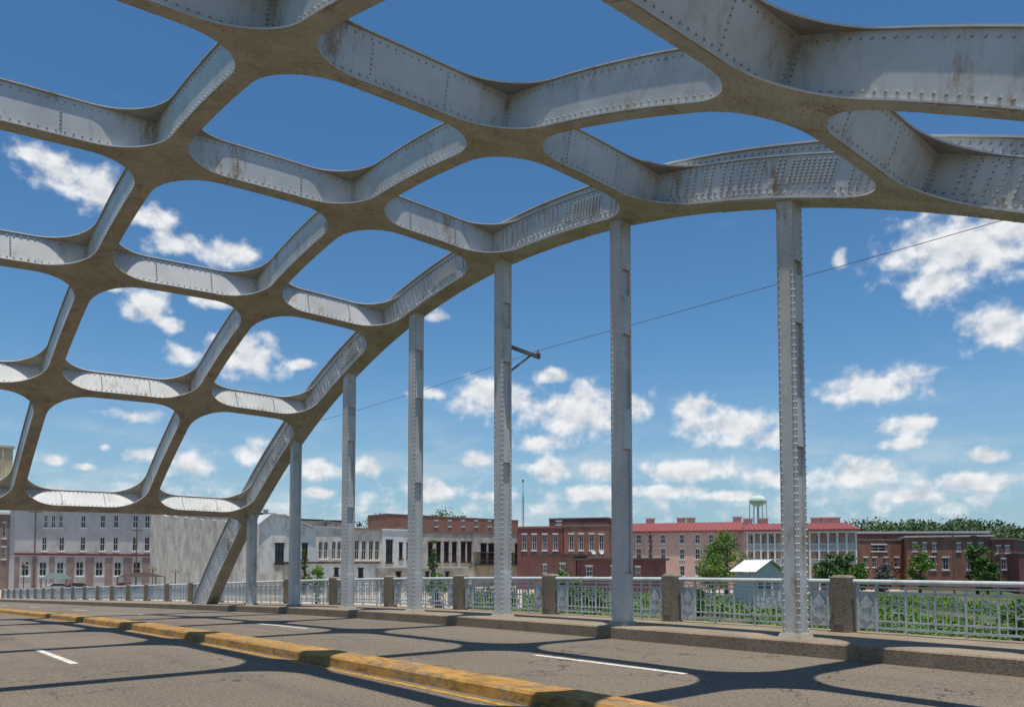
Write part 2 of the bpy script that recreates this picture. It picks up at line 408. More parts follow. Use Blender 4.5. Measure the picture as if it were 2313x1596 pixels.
mb=MB(); b0=W(3.83,3.22,1.42); b1=W(3.83,3.50,1.392); mb.beam(b0,b1,.07,.09); mb.beam(W(3.83,3.22,1.24),W(3.83,3.42,1.392),.04,.05)
mb.tube(W(3.83,3.485,1.395),W(3.83,3.485,1.44),.05,.03); mb.tube(W(3.83,3.485,1.405),W(3.83,3.485,1.415),.075,.075)
br=add('line_bracket',mb,[POLE],b0); tag(br,'grey steel bracket with insulator bolted to bridge hanger','bracket')
mb=MB(); pts=[]
for a,b,ha,hb_ in ((-6,3.83,1.38,1.435),(3.83,6.95,1.435,1.34)):
    for i in range(12):
        f=i/12; pts.append(W(a+(b-a)*f,3.485-(.2*f if a>0 else 0),ha+(hb_-ha)*f-.05*4*f*(1-f)*(.5 if a>0 else 1)))
pts.append(W(6.95,3.285,1.34))
for p0,p1 in zip(pts[:-1],pts[1:]): mb.tube(p0,p1,.0065,.0065,5,0,False)
wl=add('power_line',mb,[POLE],pts[0]); tag(wl,'thin black overhead cable strung along the bridge','cable')
# ---------------------------------------------------------------- railing
rail=empty('bridge_railing',W(3.8,3.64,curb(3.8))); tag(rail,'silver metal railing with concrete posts along bridge sidewalk','railing')
us=[1.845+1.015*j for j in range(-2,26)]; RV=3.64
for j,u in enumerate(us):
    mb=MB(); x,y,z=W(u,RV,curb(u)); w=.18; h=1.13
    mb.box(x-w,x+w,y-w,y+w,z-.02,z+h-.05)
    i=len(mb.v); c=.05; zt=z+h
    mb.v+=[(x-w,y-w,zt-.05),(x+w,y-w,zt-.05),(x+w,y+w,zt-.05),(x-w,y+w,zt-.05),(x-w+c,y-w+c,zt),(x+w-c,y-w+c,zt),(x+w-c,y+w-c,zt),(x-w+c,y+w-c,zt)]
    for f in [(4,5,6,7),(0,1,5,4),(1,2,6,5),(2,3,7,6),(3,0,4,7)]: mb.f.append(tuple(i+k for k in f)); mb.m.append(0)
    mb.box(x-w-.015,x-w-.001,y-w+.08,y+w-.08,z+.15,z+h-.2)
    add('railing_post',mb,[CONCD],(x,y,z),rail)
for u0,u1 in zip(us[:-1],us[1:]):
    mb=MB(); a=u0+.18/S+.02; b=u1-.18/S-.02
    def P(f,h): u=a+(b-a)*f; q=W(u,RV,curb(u)); return (q[0],q[1],q[2]+h)
    mb.tube(P(-.01,1.0),P(1.01,1.0),.05,.05,12)
    for h,w in ((.90,.03),(.80,.035),(.25,.035),(.12,.045)): mb.beam(P(0,h),P(1,h),.03,w)
    L=(b-a)*S
    for e in (0,1):
        f0=.012 if e==0 else 1-.012-.36/L; f1=f0+.36/L
        q0=P(f0,.14);q1=P(f1,.78); mb.box(q0[0]-.012,q0[0]+.012,q0[1],q1[1],q0[2],q1[2])
        cy=(q0[1]+q1[1])/2; cz=(q0[2]+q1[2])/2
        for sgn in (-1,1):
            for dz,sz in ((-.15,.13),(.13,.17),(-.02,.10)):
                xx=q0[0]+sgn*(.03+.012*(sz>.1)); 
                mb.poly([(xx,cy-.13,cz+dz),(xx,cy,cz+dz-sz),(xx,cy+.13,cz+dz),(xx,cy,cz+dz+sz)])
                mb.poly([(xx+sgn*.03,cy-.06,cz+dz),(xx+sgn*.03,cy,cz+dz-sz*.6),(xx+sgn*.03,cy+.06,cz+dz),(xx+sgn*.03,cy,cz+dz+sz*.6)])
        for f in (f0,f1): mb.beam(P(f,.05),P(f,.95),.05,.05)
    n=22; g0=.02+.36/L; g1=1-g0
    for k in range(1,n):
        f=g0+(g1-g0)*k/n; big=(k%4==2)
        mb.beam(P(f,.0 if big and k%8==2 else .12),P(f,.93 if big else .80),.032 if big else .02,.045 if big else .022)
    for k in range(2,n-3,4):
        f=g0+(g1-g0)*k/n; f2=g0+(g1-g0)*(k+2)/n
        mb.beam(P(f,.66),P(f2,.66),.018,.028); mb.beam(P(f,.42),P(f2,.42),.018,.028); mb.beam(P(f2,.54),P(f2+(f2-f)*.98,.54),.018,.028)
        mb.beam(P(f,.66),P(f2,.42),.014,.02); mb.beam(P(f,.42),P(f2,.66),.013,.02)
    add('railing_panel',mb,[RAILP],P(.5,0),rail)
# ---------------------------------------------------------------- terrain
GZ=-2.66
def ground_h(x,y):
    t=np.clip((y-4-0.02*np.clip(x-20,0,200))/44,0,1); t=t*t*(3-2*t); z=-8.0+(GZ+8.0)*t
    t2=np.clip((y+25)/30,0,1); z=np.where(y<4,-8.0-6*(1-t2),z)
    bump=(np.sin(x*.21+y*.13)+np.sin(x*.09-y*.17+2))*.35*(1-t)
    return z+bump
xs=np.unique(np.concatenate([np.linspace(-60,260,161),np.array([-4000,-2000,-900,-400,-200,-100,320,450,700,1200,2500,4000])]))
ys=np.unique(np.concatenate([np.linspace(-60,140,101),np.array([-4000,-1500,-500,-150,170,220,300,450,700,1200,2500,4500])]))
X,Y=np.meshgrid(xs,ys,indexing='ij'); Zg=ground_h(X,Y)
verts=np.stack([X,Y,Zg],-1).reshape(-1,3); ny=len(ys)
faces=[(i*ny+j,(i+1)*ny+j,(i+1)*ny+j+1,i*ny+j+1) for i in range(len(xs)-1) for j in range(ny-1)]
me=bpy.data.meshes.new('ground'); me.from_pydata(verts.tolist(),[],faces)
m,nt,b=newmat('ground_cover_soil',.95); n=N(nt)
c=n.mix(n.rng(n.noise(.12,7),.45,.6),(.04,.085,.018),(.13,.115,.075)); c=n.mix(n.rng(n.noise(2,6),.4,.7,0,.6),c,(.03,.065,.015))
sp=n.new('ShaderNodeSeparateXYZ'); n.link(n.g.outputs['Position'],sp.inputs[0])
tw=n.mix(n.rng(n.noise(.08,7),.4,.6),(.44,.38,.30),(.32,.28,.23))  # tan town paving, brightened to bounce light up onto the facades
c=n.mix(n.rng(sp.outputs[1],58,66),c,tw)
c=n.mix(n.rng(sp.outputs[1],240,320),c,(.05,.09,.03))
n.link(c,b.inputs['Base Color']); me.materials.append(m); tag(obj('ground',me),kind='structure')
mb=MB(); mb.quad((-4000,-4000,-12),(4000,-4000,-12),(4000,-10,-12),(-4000,-10,-12))
WM=simple('river_water',(.06,.06,.035),.2,.1,.1); tag(add('river',mb,[WM]),kind='structure')
mb=MB(); mb.quad((20,118,GZ+.02),(150,118,GZ+.02),(150,124,GZ+.02),(20,124,GZ+.02))
tag(add('town_street',mb,[ROAD]),kind='structure')
# ---------------------------------------------------------------- buildings
wcache={}
def wmesh(w,h,frame,arched):
    k=(round(w,1),round(h,1),frame.name,arched)
    if k in wcache: return wcache[k]
    w,h=k[0],k[1]; mb=MB(); fw=.11
    mb.quad((-w/2,.08,0),(w/2,.08,0),(w/2,.08,h),(-w/2,.08,h),1)
    mb.box(-w/2,-w/2+fw,0,.07,0,h); mb.box(w/2-fw,w/2,0,.07,0,h); mb.box(-w/2+fw,w/2-fw,0,.07,0,fw); mb.box(-w/2+fw,w/2-fw,0,.07,h-fw,h)
    mb.box(-w/2+fw,w/2-fw,.01,.065,h*.5-.05,h*.5+.05)
    mb.box(-.03,.03,.02,.06,fw,h*.5-.05); mb.box(-.03,.03,.02,.06,h*.5+.05,h-fw)
    mb.box(-w/2-.15,w/2+.15,-.30,-.165,-.18,0)
    if not arched: mb.box(-w/2-.12,w/2+.12,-.24,-.168,h,h+.2)
    wcache[k]=mb.mesh('window',[frame,GLASS]); return wcache[k]
class Bd: pass
def building(name,label,cat,p0,p1,ytop,U,depth,wall,wins=(),frame=WHITE,cornice=None,z0=GZ,roof=DROOF):
    if isinstance(U,tuple): P0=Vector(at(p0,U[0])); P1=Vector(at(p1,U[1]))
    else: P0=Vector((vx(p0,U),U)); P1=Vector((vx(p1,U),U)); depth=min(depth,9)
    d=P1-P0; Ln=d.length; d.normalize(); ang=math.atan2(d.y,d.x); B=Bd()
    def zd(px): r=Vector(at(px,1.0)); return (P0.x*d.y-P0.y*d.x)/(r.x*d.y-r.y*d.x)
    def bx(px): r=Vector(at(px,1.0)); return P0.x+(r*zd(px)-P0).dot(d)
    def bz(px,py): return zat(py,zd(px))
    X0,X1=P0.x,P0.x+Ln; U=P0.y; z1=bz((p0+p1)/2,ytop); o=(X0,U,z0)
    e=empty(name,o); tag(e,label,cat); e.rotation_euler=(0,0,ang); mb=MB(); ops=[]
    for w in wins:
        px,ya,yb,wp=w[:4]; ar=len(w)>4 and w[4]
        ww=max(.5,round(bx(px+wp/2)-bx(px-wp/2),1)); za,zb=bz(px,yb),bz(px,ya); hh=max(.5,round(zb-za,1))
        ops.append((bx(px),za,ww,hh,ar))
    xsx=sorted(set([X0,X1]+[c-w/2 for c,_,w,_,_ in ops]+[c+w/2 for c,_,w,_,_ in ops])); zs=sorted(set([z0-1.5,z1]+[a for _,a,_,_,_ in ops]+[a+h for _,a,_,h,_ in ops]))
    xsx=[x for x in xsx if X0<=x<=X1]; zs=[z for z in zs if z0-1.5<=z<=z1]
    for xa,xb in zip(xsx[:-1],xsx[1:]):
        for za,zb in zip(zs[:-1],zs[1:]):
            cx,cz=(xa+xb)/2,(za+zb)/2
            if any(abs(cx-c)<w/2 and a<cz<a+h for c,a,w,h,_ in ops): continue
            mb.quad((xa,U,za),(xb,U,za),(xb,U,zb),(xa,U,zb))
    for c,a,w,h,ar in ops:
        l,r,t=c-w/2,c+w/2,a+h; y=U+.26
        mb.quad((l,U,a),(l,y,a),(l,y,t),(l,U,t)); mb.quad((r,U,a),(r,U,t),(r,y,t),(r,y,a)); mb.quad((l,U,t),(l,y,t),(r,y,t),(r,U,t)); mb.quad((l,U,a),(r,U,a),(r,y,a),(l,y,a))
        if ar:
            for sg in (-1,1):
                P=[(c+sg*w/2,U+.002,t)]+[(c+sg*w/2*math.cos(k*math.pi/12),U+.002,t-w/2+w/2*math.sin(k*math.pi/12)) for k in range(7)]
                mb.poly(P)
        obj('window',wmesh(w,h,frame,ar),(c,U+.17,a),e)
    zz=z0-1.5
    mb.quad((X0,U+depth,zz),(X0,U,zz),(X0,U,z1),(X0,U+depth,z1)); mb.quad((X1,U,zz),(X1,U+depth,zz),(X1,U+depth,z1),(X1,U,z1)); mb.quad((X1,U+depth,zz),(X0,U+depth,zz),(X0,U+depth,z1),(X1,U+depth,z1))
    add('wall',mb,[wall],o,e)
    mb=MB(); mb.quad((X0,U,z1-.003),(X1,U,z1-.003),(X1,U+depth,z1-.003),(X0,U+depth,z1-.003)); add('roof',mb,[roof],o,e)
    if cornice:
        cm,ch,cp=cornice; mb=MB(); mb.box(X0-cp,X1+cp,U-cp,U+.3,z1,z1+ch); mb.box(X0-cp,X0+.3,U+.303,U+depth,z1,z1+ch); mb.box(X1-.3,X1+cp,U+.303,U+depth,z1,z1+ch)
        add('cornice',mb,[cm],o,e)
    B.e=e;B.X0=X0;B.X1=X1;B.z1=z1;B.U=U;B.x=bx;B.z=bz;B.o=o
    return B
LAV=brick('pale_grey_brick',(.54,.51,.50),(.58,.545,.535),(.49,.47,.46)); TANB=brick('rosy_tan_brick',(.30,.22,.20),(.34,.25,.225),(.28,.23,.21))
STUC=stained('stained_white_stucco',(.68,.64,.56),(.34,.30,.25),.8,1.1,.9,.8); WBR=brick('whitewashed_brick',(.50,.41,.33),(.54,.45,.38),(.45,.40,.36),(.76,.73,.66),.7)
WBR2=stained('peeling_white_wall',(.78,.755,.70),(.44,.39,.32),.45,1.3); RBR=brick('red_brick',(.27,.115,.082),(.32,.15,.11),(.3,.23,.19))
MAR=brick('maroon_brick',(.21,.08,.075),(.26,.105,.095),(.22,.13,.12)); PINKW=stained('salmon_brick_wall',(.70,.47,.38),(.56,.38,.31),.3,1); GREYW=stained('grey_peeling_wall',(.60,.54,.45),(.30,.26,.21),.6,1.3)
CREAM=stained('cream_storefront_paint',(.76,.68,.54),(.44,.36,.27),.4,1.2)
BAND=simple('maroon_band',(.16,.05,.045))
wins=[(x,1163,1191,10,True) for x in (102,119,136)]+[(x,1163,1191,12,True) for x in (187,231,261,305,332,362)]+[(x,1212,1244,12,True) for x in (100,139,187,231,261,305,332,362)]+[(x,1268,1300,17,True) for x in (58,98,137,181,225,267,310,350)]
B=building('corner_building','pale grey three storey brick building with arched windows','building',33,402,1143,165,6,LAV,wins,WHITE,(DARKT,.8,.8))
X0,X1,z1=B.X0,B.X1,B.z1
mb=MB(); mb.box(X0-.1,X1+.1,164.8,165.3,z1+.8,z1+1.05); mb.box(X0-.9,X1+.9,164.1,165.4,z1+1.05,z1+1.28); add('parapet',mb,[WHITE],(X0,165,z1),B.e)
zb=B.z(200,1254); mb=MB(); mb.box(X0-.15,X1+.15,164.75,164.997,zb,zb+.35); add('belt_course',mb,[BAND],(X0,165,zb),B.e)
ops=[B.x(p) for p in (58,98,137,181,225,267,310,350)]; mb=MB()
edges=[X0]+[x for c in ops for x in (c-.95,c+.95)]+[X1]
for k in range(0,len(edges),2): mb.box(edges[k],edges[k+1],164.93,164.997,GZ-.3,B.z(200,1258))
add('ground_floor_facing',mb,[TANB],(X0,165,GZ),B.e)
building('side_street_building','brown brick storefront building beside street','building',-60,22,1160,172,20,TANB,[(8,1180,1215,9),(8,1235,1262,9)],WHITE,(WHITE,.4,.3))
B=building('stucco_building','blank stained white stucco party wall with rough parapet','building',339,548,1195,(147,113.4),2.4,STUC,[],WHITE); X0,X1,z1,U=B.X0,B.X1,B.z1,B.U
mb=MB(); random.seed(3); n_=24; zl=zat(1157,147); zr_=zat(1179,113.4); hs=[zl+(zr_-zl)*(k/n_)**.85+random.uniform(-.12,.12) for k in range(n_+1)]
for k in range(n_):
    xa,xb=X0+(X1-X0)*k/n_,X0+(X1-X0)*(k+1)/n_; mb.quad((xa,U,z1),(xb,U,z1),(xb,U,hs[k+1]),(xa,U,hs[k])); mb.quad((xa,U+.35,z1),(xb,U+.35,z1),(xb,U+.35,hs[k+1]),(xa,U+.35,hs[k])); mb.quad((xa,U,hs[k]),(xb,U,hs[k+1]),(xb,U+.35,hs[k+1]),(xa,U+.35,hs[k]))
add('parapet',mb,[STUC],(X0,U,z1),B.e)
building('long_dark_roofed_building','low grey building with dark parapet behind stucco wall','building',395,620,1158,190,20,GREYW,[],WHITE,(DARKT,.5,.2))
B=building('gabled_building','white painted brick building with low gable and dark window','building',578,712,1192,126,22,WBR2,[(631,1228,1272,20),(688,1228,1262,14)],DARKT); X0,X1,z1=B.X0,B.X1,B.z1
xm=B.x(625); zt=B.z(625,1163); mb=MB(); mb.poly([(X0,126,z1),(X1,126,z1),(xm+1.2,126,zt),(xm-1.2,126,zt)]); 
add('gable',mb,[WBR2],(X0,126,z1),B.e)
mb=MB()
for a,b in (((X0-.3,z1),(xm-1.2,zt+.12)),((xm-1.2,zt+.12),(xm+1.2,zt+.12)),((xm+1.2,zt+.12),(X1+.3,z1))):
    mb.quad((a[0],125.6,a[1]+.1),(b[0],125.6,b[1]+.1),(b[0],135,b[1]+.1),(a[0],135,a[1]+.1)); mb.quad((a[0],125.6,a[1]-.15),(b[0],125.6,b[1]-.15),(b[0],125.6,b[1]+.1),(a[0],125.6,a[1]+.1))
add('gable_roof',mb,[METALR],(X0,126,z1),B.e)
building('white_rowhouse','weathered white brick row building with tall windows','building',713,792,1192,136,22,WBR,[(x,1222,1262,9,True) for x in (724,736,754,766)],WHITE,(METALR,.25,.2))
building('cream_rowhouse','cream painted row building with bracketed cornice and tall windows','building',793,862,1196,135,22,CREAM,[(x,1220,1264,10,True) for x in (806,822,838,852)],WHITE,(TANB,.35,.3))
building('white_rowhouse','white stepped parapet brick building with one large window','building',863,950,1198,134.5,22,WBR2,[(879,1220,1270,16),(905,1226,1262,9),(922,1226,1262,9),(938,1226,1262,9)],DARKT,(WHITE,.3,.15))
building('grey_rowhouse','grey peeling brick building beside white row','building',951,1068,1205,135.5,22,GREYW,[(x,1224,1268,11) for x in (972,990,1008,1026,1046,1060)],DARKT,(CONCD,.3,.1))
building('low_annex','low pale rear annex with dark flat roof','building',690,852,1272,118,12,WBR2,[(760,1284,1300,10),(790,1284,1300,10),(815,1284,1304,12)],DARKT,(DROOF,.3,.4))
building('low_annex','low weathered annex wall with flat roof edge','building',855,1050,1282,117,12,GREYW,[(900,1292,1310,12),(925,1292,1306,8),(965,1292,1306,8),(1010,1292,1306,8)],DARKT,(METALR,.25,.4))
building('brick_warehouse','tall red brick wall with ragged parapet','building',873,1170,1168,165,18,RBR,[(x,1176,1188,7) for x in (985,1015,1045,1075,1105)],WHITE,(CONCD,.2,.1))
building('dark_low_building','dark roofed low building behind the white rows','building',640,800,1176,185,15,GREYW,[(700,1185,1190,6)],WHITE,(DARKT,.4,.2))
B=building('balcony_building','grey brick building with upstairs timber balcony','building',1069,1203,1206,135,20,GREYW,[(x,1228,1270,14) for x in (1092,1110,1140,1170)],DARKT,(CONC,.3,.1)); X0,X1,z1=B.X0,B.X1,B.z1
mb=MB(); zf=B.z(1140,1275); mb.box(X0,X1,133.4,134.99,zf-.25,zf)
for k in range(8): x=X0+.1+(X1-X0-.2)*k/7; mb.box(x-.06,x+.06,133.4,133.52,zf,zf+2.6)
for k in range(50): x=X0+.1+(X1-X0-.2)*(k+.5)/50; mb.box(x-.02,x+.02,133.44,133.48,zf,zf+.9)
mb.box(X0,X1,133.41,133.51,zf+.9,zf+1.0); mb.box(X0,X1,133.3,134.99,zf+2.6,zf+2.75); add('balcony',mb,[WOOD],(X0,135,zf),B.e)
building('maroon_brick_building','maroon painted two storey brick building with tall windows','building',1168,1272,1192,(150,148),14,MAR,[(x,1206,1242,11) for x in (1184,1206,1230,1254)],WHITE,(RBR,.35,.15))
building('faded_brick_building','faded brick two storey building with tall windows and shutters','building',1273,1376,1188,(147.5,145),14,RBR,[(x,1206,1242,11) for x in (1290,1312,1336,1358)],WHITE,(CONCD,.3,.12))
building('maroon_upper_block','dark maroon brick upper block with rough coping','building',1240,1372,1171,(172,168),10,MAR,[(1262,1177,1184,12)],WHITE,(CONCD,.25,.1))
building('brick_annex','low red brick annex with flat roof and door','building',1206,1300,1256,(124,122),8,RBR,[(1230,1275,1292,8),(1270,1272,1300,12)],WHITE,(DROOF,.35,.5))
building('brick_annex','low maroon brick annex with dark sloped roof','building',1302,1487,1264,(122,118),8,MAR,[(1330,1278,1300,14),(1385,1278,1300,12),(1440,1280,1305,10)],WHITE,(DROOF,.3,.6))
def hotelroof(B,rise,ridge,depth,chim,ov=.6):
    X0,X1,z1,U=B.X0,B.X1,B.z1,B.U; mb=MB(); zt=z1+rise
    mb.quad((X0-.5,U-ov,z1-.1),(X1+.5,U-ov,z1-.1),(X1+.2,U+ridge,zt),(X0+1,U+ridge,zt)); mb.quad((X0+1,U+ridge,zt),(X1+.2,U+ridge,zt),(X1+.5,U+depth,z1),(X0-.5,U+depth,z1)); mb.quad((X0-.5,U-ov,z1-.35),(X1+.5,U-ov,z1-.35),(X1+.5,U-ov,z1-.1),(X0-.5,U-ov,z1-.1))
    mb.poly([(X0-.5,U-ov,z1-.1),(X0+1,U+ridge,zt),(X0-.5,U+depth,z1)]); mb.poly([(X1+.5,U-ov,z1-.1),(X1+.5,U+depth,z1),(X1+.2,U+ridge,zt)])
    k=X0
    while k<X1: mb.beam((k,U-ov,z1-.05),(k,U+ridge,zt+.04),.06,.08); k+=.8
    add('metal_roof',mb,[REDROOF],(X0,U,z1),B.e)
    for px in chim: 
        mb=MB(); x=B.x(px); mb.box(x-.8,x+.8,U+ridge+.5,U+ridge+1.8,zt-1,zt+.9); mb.box(x-.95,x+.95,U+ridge+.35,U+ridge+1.95,zt+.9,zt+1.1); add('chimney',mb,[PINKW],(x,U+ridge,zt),B.e)
B=building('hotel','salmon brick hotel with red metal roof','hotel',1378,1682,1197,(156,148),22,PINKW,[(x,1206,1226,11) for x in (1442,1468,1497,1540,1575,1606,1640)]+[(x,1238,1262,11) for x in (1442,1468,1497,1540,1575,1606,1640)]+[(x,1276,1300,11) for x in (1442,1468,1497,1540,1575,1606)],WHITE)
hotelroof(B,2.0,10,22,(1450,1525,1548,1660))
B=building('hotel_wing','salmon brick hotel wing with white two level galleries','hotel',1683,1930,1195,(140,136),18,PINKW,[(x,ya,yb,9) for x in (1700,1722,1745,1848,1870,1892,1914) for ya,yb in ((1208,1232),(1245,1268))],WHITE)
hotelroof(B,1.5,8,18,(1698,1735,1862,1885,1908),3.0)
for a,b in ((1683,1764),(1822,1929)):
    mb=MB(); xa,xb=B.x(a),B.x(b); U=B.U-2.5
    for py in (1241,1275):
        zf=B.z((a+b)/2,py); mb.box(xa,xb,U,B.U-.02,zf-.25,zf)
        mb.box(xa,xb,U+.02,U+.1,zf+.95,zf+1.05); mb.box(xa,xb,U+.02,U+.1,zf+.12,zf+.2)
        for k in range(46): x=xa+(xb-xa)*(k+.5)/46; mb.box(x-.025,x+.025,U+.04,U+.08,zf+.2,zf+.95)
    mb.box(xa,xb,U,U+.3,B.z1-.75,B.z1-.4)
    for k in range(6): x=xa+.15+(xb-xa-.3)*k/5; mb.box(x-.13,x+.13,U-.04,U+.19,GZ-1,B.z1-.75)
    add('gallery',mb,[WHITE],(xa,U,B.z1),B.e)
building('brick_shop','red brick warehouse with large painted sign board','building',1931,2046,1220,(148,150),16,RBR,[(1985,1230,1244,34),(1955,1258,1280,10),(1975,1258,1280,10),(2000,1258,1280,10),(2025,1258,1280,10)],WHITE,(CONC,.3,.1))
building('brick_warehouse','long low red brick warehouse with pale roof edge','building',2047,2240,1212,(145,140),30,RBR,[(x,1226,1244,9) for x in (2066,2088,2110,2165,2190,2215)]+[(x,1258,1286,14) for x in (2070,2105,2135,2190)],WHITE,(METALR,.3,.3))
building('brick_warehouse','brick end building with small windows and parapet','building',2241,2290,1218,(138,136),30,MAR,[(2255,1232,1248,9),(2275,1232,1248,9),(2265,1262,1285,12)],WHITE,(CONC,.3,.2))
building('pale_roofed_warehouse','brick warehouse with long pale metal roof','building',1935,2230,1204,(180,178),20,MAR,[],WHITE,(METALR,.5,.5))
building('small_brick_shed','small dark brick building by the hillside','building',2300,2390,1250,(130,128),12,MAR,[(2320,1258,1274,8)],WHITE,(CONC,.2,.1))
px,py=at(1712,80); e=empty('riverside_pavilion',(px,py,-6)); tag(e,'small pale pavilion with gabled metal roof and porch','pavilion'); e.rotation_euler=(0,0,-.15)
zr=zat(1264,80); ze=zat(1290,80); mb=MB(); w=1.9;d=1.7
mb.quad((px-w-.4,py-d,ze),(px-w-.4,py+d,ze),(px,py+d,zr),(px,py-d,zr)); mb.quad((px,py-d,zr),(px,py+d,zr),(px+w+.4,py+d,ze),(px+w+.4,py-d,ze))
for k in range(9): yy=py-d+2*d*k/8; mb.beam((px-w-.4,yy,ze+.03),(px,yy,zr+.03),.04,.06)
add('pavilion_roof',mb,[WROOF],(px,py,ze),e)
mb=MB(); mb.poly([(px-w,py-d+.3,ze-.1),(px+w,py-d+.3,ze-.1),(px,py-d+.3,zr-.15)]); mb.box(px-w,px+w,py-d+.3,py+d-.3,-6.5,ze-.12)
add('pavilion_wall',mb,[simple('pale_siding',(.58,.57,.52),.12,1,.8,0,(1,1,12))],(px,py,-6),e)
for k in range(3):
    mb=MB(); mb.box(px-w+.3+k*1.1,px-w+.85+k*1.1,py-d+.22,py-d+.29,ze-1.9,ze-.6); add('pavilion_window',mb,[GLASS],(px,py,ze),e)
# ---------------------------------------------------------------- leaves
def leafmesh(name,P,size,mat,up=.35):
    n=len(P); nrm=rng.normal(size=(n,3)); nrm[:,2]+=up; nrm/=np.linalg.norm(nrm,axis=1)[:,None]
    a=np.cross(nrm,rng.normal(size=(n,3))); a/=np.linalg.norm(a,axis=1)[:,None]; b=np.cross(nrm,a)
    sz=(size*rng.uniform(.55,1.3,n))[:,None]
    V=np.stack([P-a*sz*.5,P+b*sz*.38,P+a*sz*.62,P-b*sz*.38],1).reshape(-1,3)
    me=bpy.data.meshes.new(name); me.vertices.add(4*n); me.vertices.foreach_set('co',V.ravel())
    me.loops.add(4*n); me.loops.foreach_set('vertex_index',np.arange(4*n)); me.polygons.add(n); me.polygons.foreach_set('loop_start',np.arange(n)*4); me.polygons.foreach_set('loop_total',np.full(n,4))
    me.materials.append(mat); me.update(); me.validate(); return me
def crownpts(h,rad,n,nc,base=.3):
    C=[]
    while len(C)<nc:
        p=rng.uniform(-1,1,3)
        if .2<np.linalg.norm(p)<1: C.append(p*[rad,rad,h*(1-base)/2]+[0,0,h*(1+base)/2])
    C=np.array(C); k=rng.integers(0,nc,n); cr=rad*rng.uniform(.18,.36,nc)
    return C[k]+rng.normal(size=(n,3))*cr[k][:,None]*[.75,.75,.55],C
def tree(px,Z,ytop,radpx,mat=LEAF,zb=None,label='leafy green tree beside buildings',n=2600,nc=26,leaf=None,name='tree',base=.12):
    x,y=at(px,Z); zb=float(ground_h(np.array(x),np.array(y))) if zb is None else zb
    h=zat(ytop,Z)-zb; rad=radpx*Z/F; leaf=leaf or max(.2,Z*.0023)
    e=empty(name,(x,y,zb)); tag(e,label,'tree' if name!='bush' else 'bush')
    P,C=crownpts(h*.96,rad,int(n*1.3),nc,base)
    obj('crown' if name!='bush' else 'foliage',leafmesh('crown',P,leaf,mat),(x,y,zb),e)
    mb=MB(); r=.025*h+.04; mb.tube((0,0,-.2),(0,0,h*.3),r,r*.75,9,0,False); mb.tube((0,0,h*.3),(.03*h,0,h*.75),r*.75,r*.2,8)
    for c in C[:9]: mb.tube((0,0,h*random.uniform(.25,.5)),tuple(c),r*.4,r*.08,5)
    obj('trunk' if name!='bush' else 'stems',mb.mesh('trunk',[BARK]),(x,y,zb),e)
    return e
tree(1640,125,1195,44,LEAFL,label='slender bright green tree in front of hotel',n=3800,nc=32)
tree(1610,118,1250,30,LEAFL,n=2200,label='young bright tree beside hotel')
tree(2076,125,1228,24,LEAFL,n=2200,label='small light green tree by brick warehouse')
tree(2205,122,1205,20,LEAF,n=2400,label='green tree beside brick warehouse'); tree(2228,120,1246,24,LEAF,n=2200)
tree(1905,120,1238,26,LEAF,n=2600,label='dense green tree near hotel wing'); tree(1866,118,1246,26,LEAF,n=2400); tree(1935,116,1268,24,LEAFL,n=2200)
tree(1990,112,1270,24,PINK,n=2400,label='dusky blossoming crepe myrtle beside lot')
tree(845,230,1153,38,LEAFD,n=3000,nc=30,label='rounded dark tree above rooftops',base=.3); tree(815,235,1168,16,LEAFD,n=1200,base=.3)
tree(1012,240,1146,44,LEAF,n=3000,nc=30,label='spreading tree above rooftops',base=.3); tree(980,238,1156,20,LEAF,n=1200,base=.3)
BS=dict(name='bush',base=0)
tree(985,70,1280,22,LEAFL,n=1600,label='bright shrub behind railing',**BS); tree(1285,66,1278,34,LEAFL,n=2600,label='broad green shrub behind railing',**BS)
tree(715,90,1270,18,LEAFL,n=1300,label='climbing shrub against annex wall',**BS); tree(978,130,1200,10,LEAF,n=900,label='vine clump climbing a wall',**BS)
tree(688,120,1218,7,LEAF,n=500,label='vine clump climbing a corner',**BS)
for px,Z,yt,rad,mt in ((1560,72,1320,36,LEAF),(1130,76,1322,36,LEAF),(1080,74,1330,36,LEAFL),(2290,66,1318,50,LEAFL),(1340,72,1330,36,LEAFL)):
    tree(px,Z,yt,rad,mt,n=2600,label='rounded leafy bush below the railing',**BS)
P=[]
for k in range(330):
    px=rng.uniform(1880,2700); Z=rng.uniform(250,330); top=1194-14*math.sin((px-1900)/95)*.8+rng.normal()*9-(px>2150)*8
    x,y=at(px,Z); h0=zat(top,Z); rad=rng.uniform(3,6)
    m_=rng.normal(size=(170,3)); m_/=np.linalg.norm(m_,axis=1)[:,None]; P.append(np.array([x,y,h0-rad])+m_*rad*[1,1,1.1]*rng.uniform(.6,1,(170,1)))
    x2=np.array([x,y,0])+rng.uniform(-1,1,(110,3))*[rad*1.3,rad*1.3,0]; x2[:,2]=rng.uniform(GZ,h0-rad,110); P.append(x2)
tag(obj('far_wood',leafmesh('far_wood',np.concatenate(P),1.0,LEAFF)),'dense green wooded hillside beyond the town','trees','stuff')
P=[]
for k in range(420):
    px=rng.uniform(-400,1900); Z=rng.uniform(330,420); x,y=at(px,Z); h0=zat(1222+rng.normal()*7,Z); rad=rng.uniform(4,7)
    m_=rng.normal(size=(60,3)); m_/=np.linalg.norm(m_,axis=1)[:,None]; P.append(np.array([x,y,h0-rad])+m_*rad*rng.uniform(.6,1,(60,1)))
    x2=np.array([x,y,0])+rng.uniform(-1,1,(40,3))*[rad*1.5,rad*1.5,0]; x2[:,2]=rng.uniform(GZ,h0-rad,40); P.append(x2)
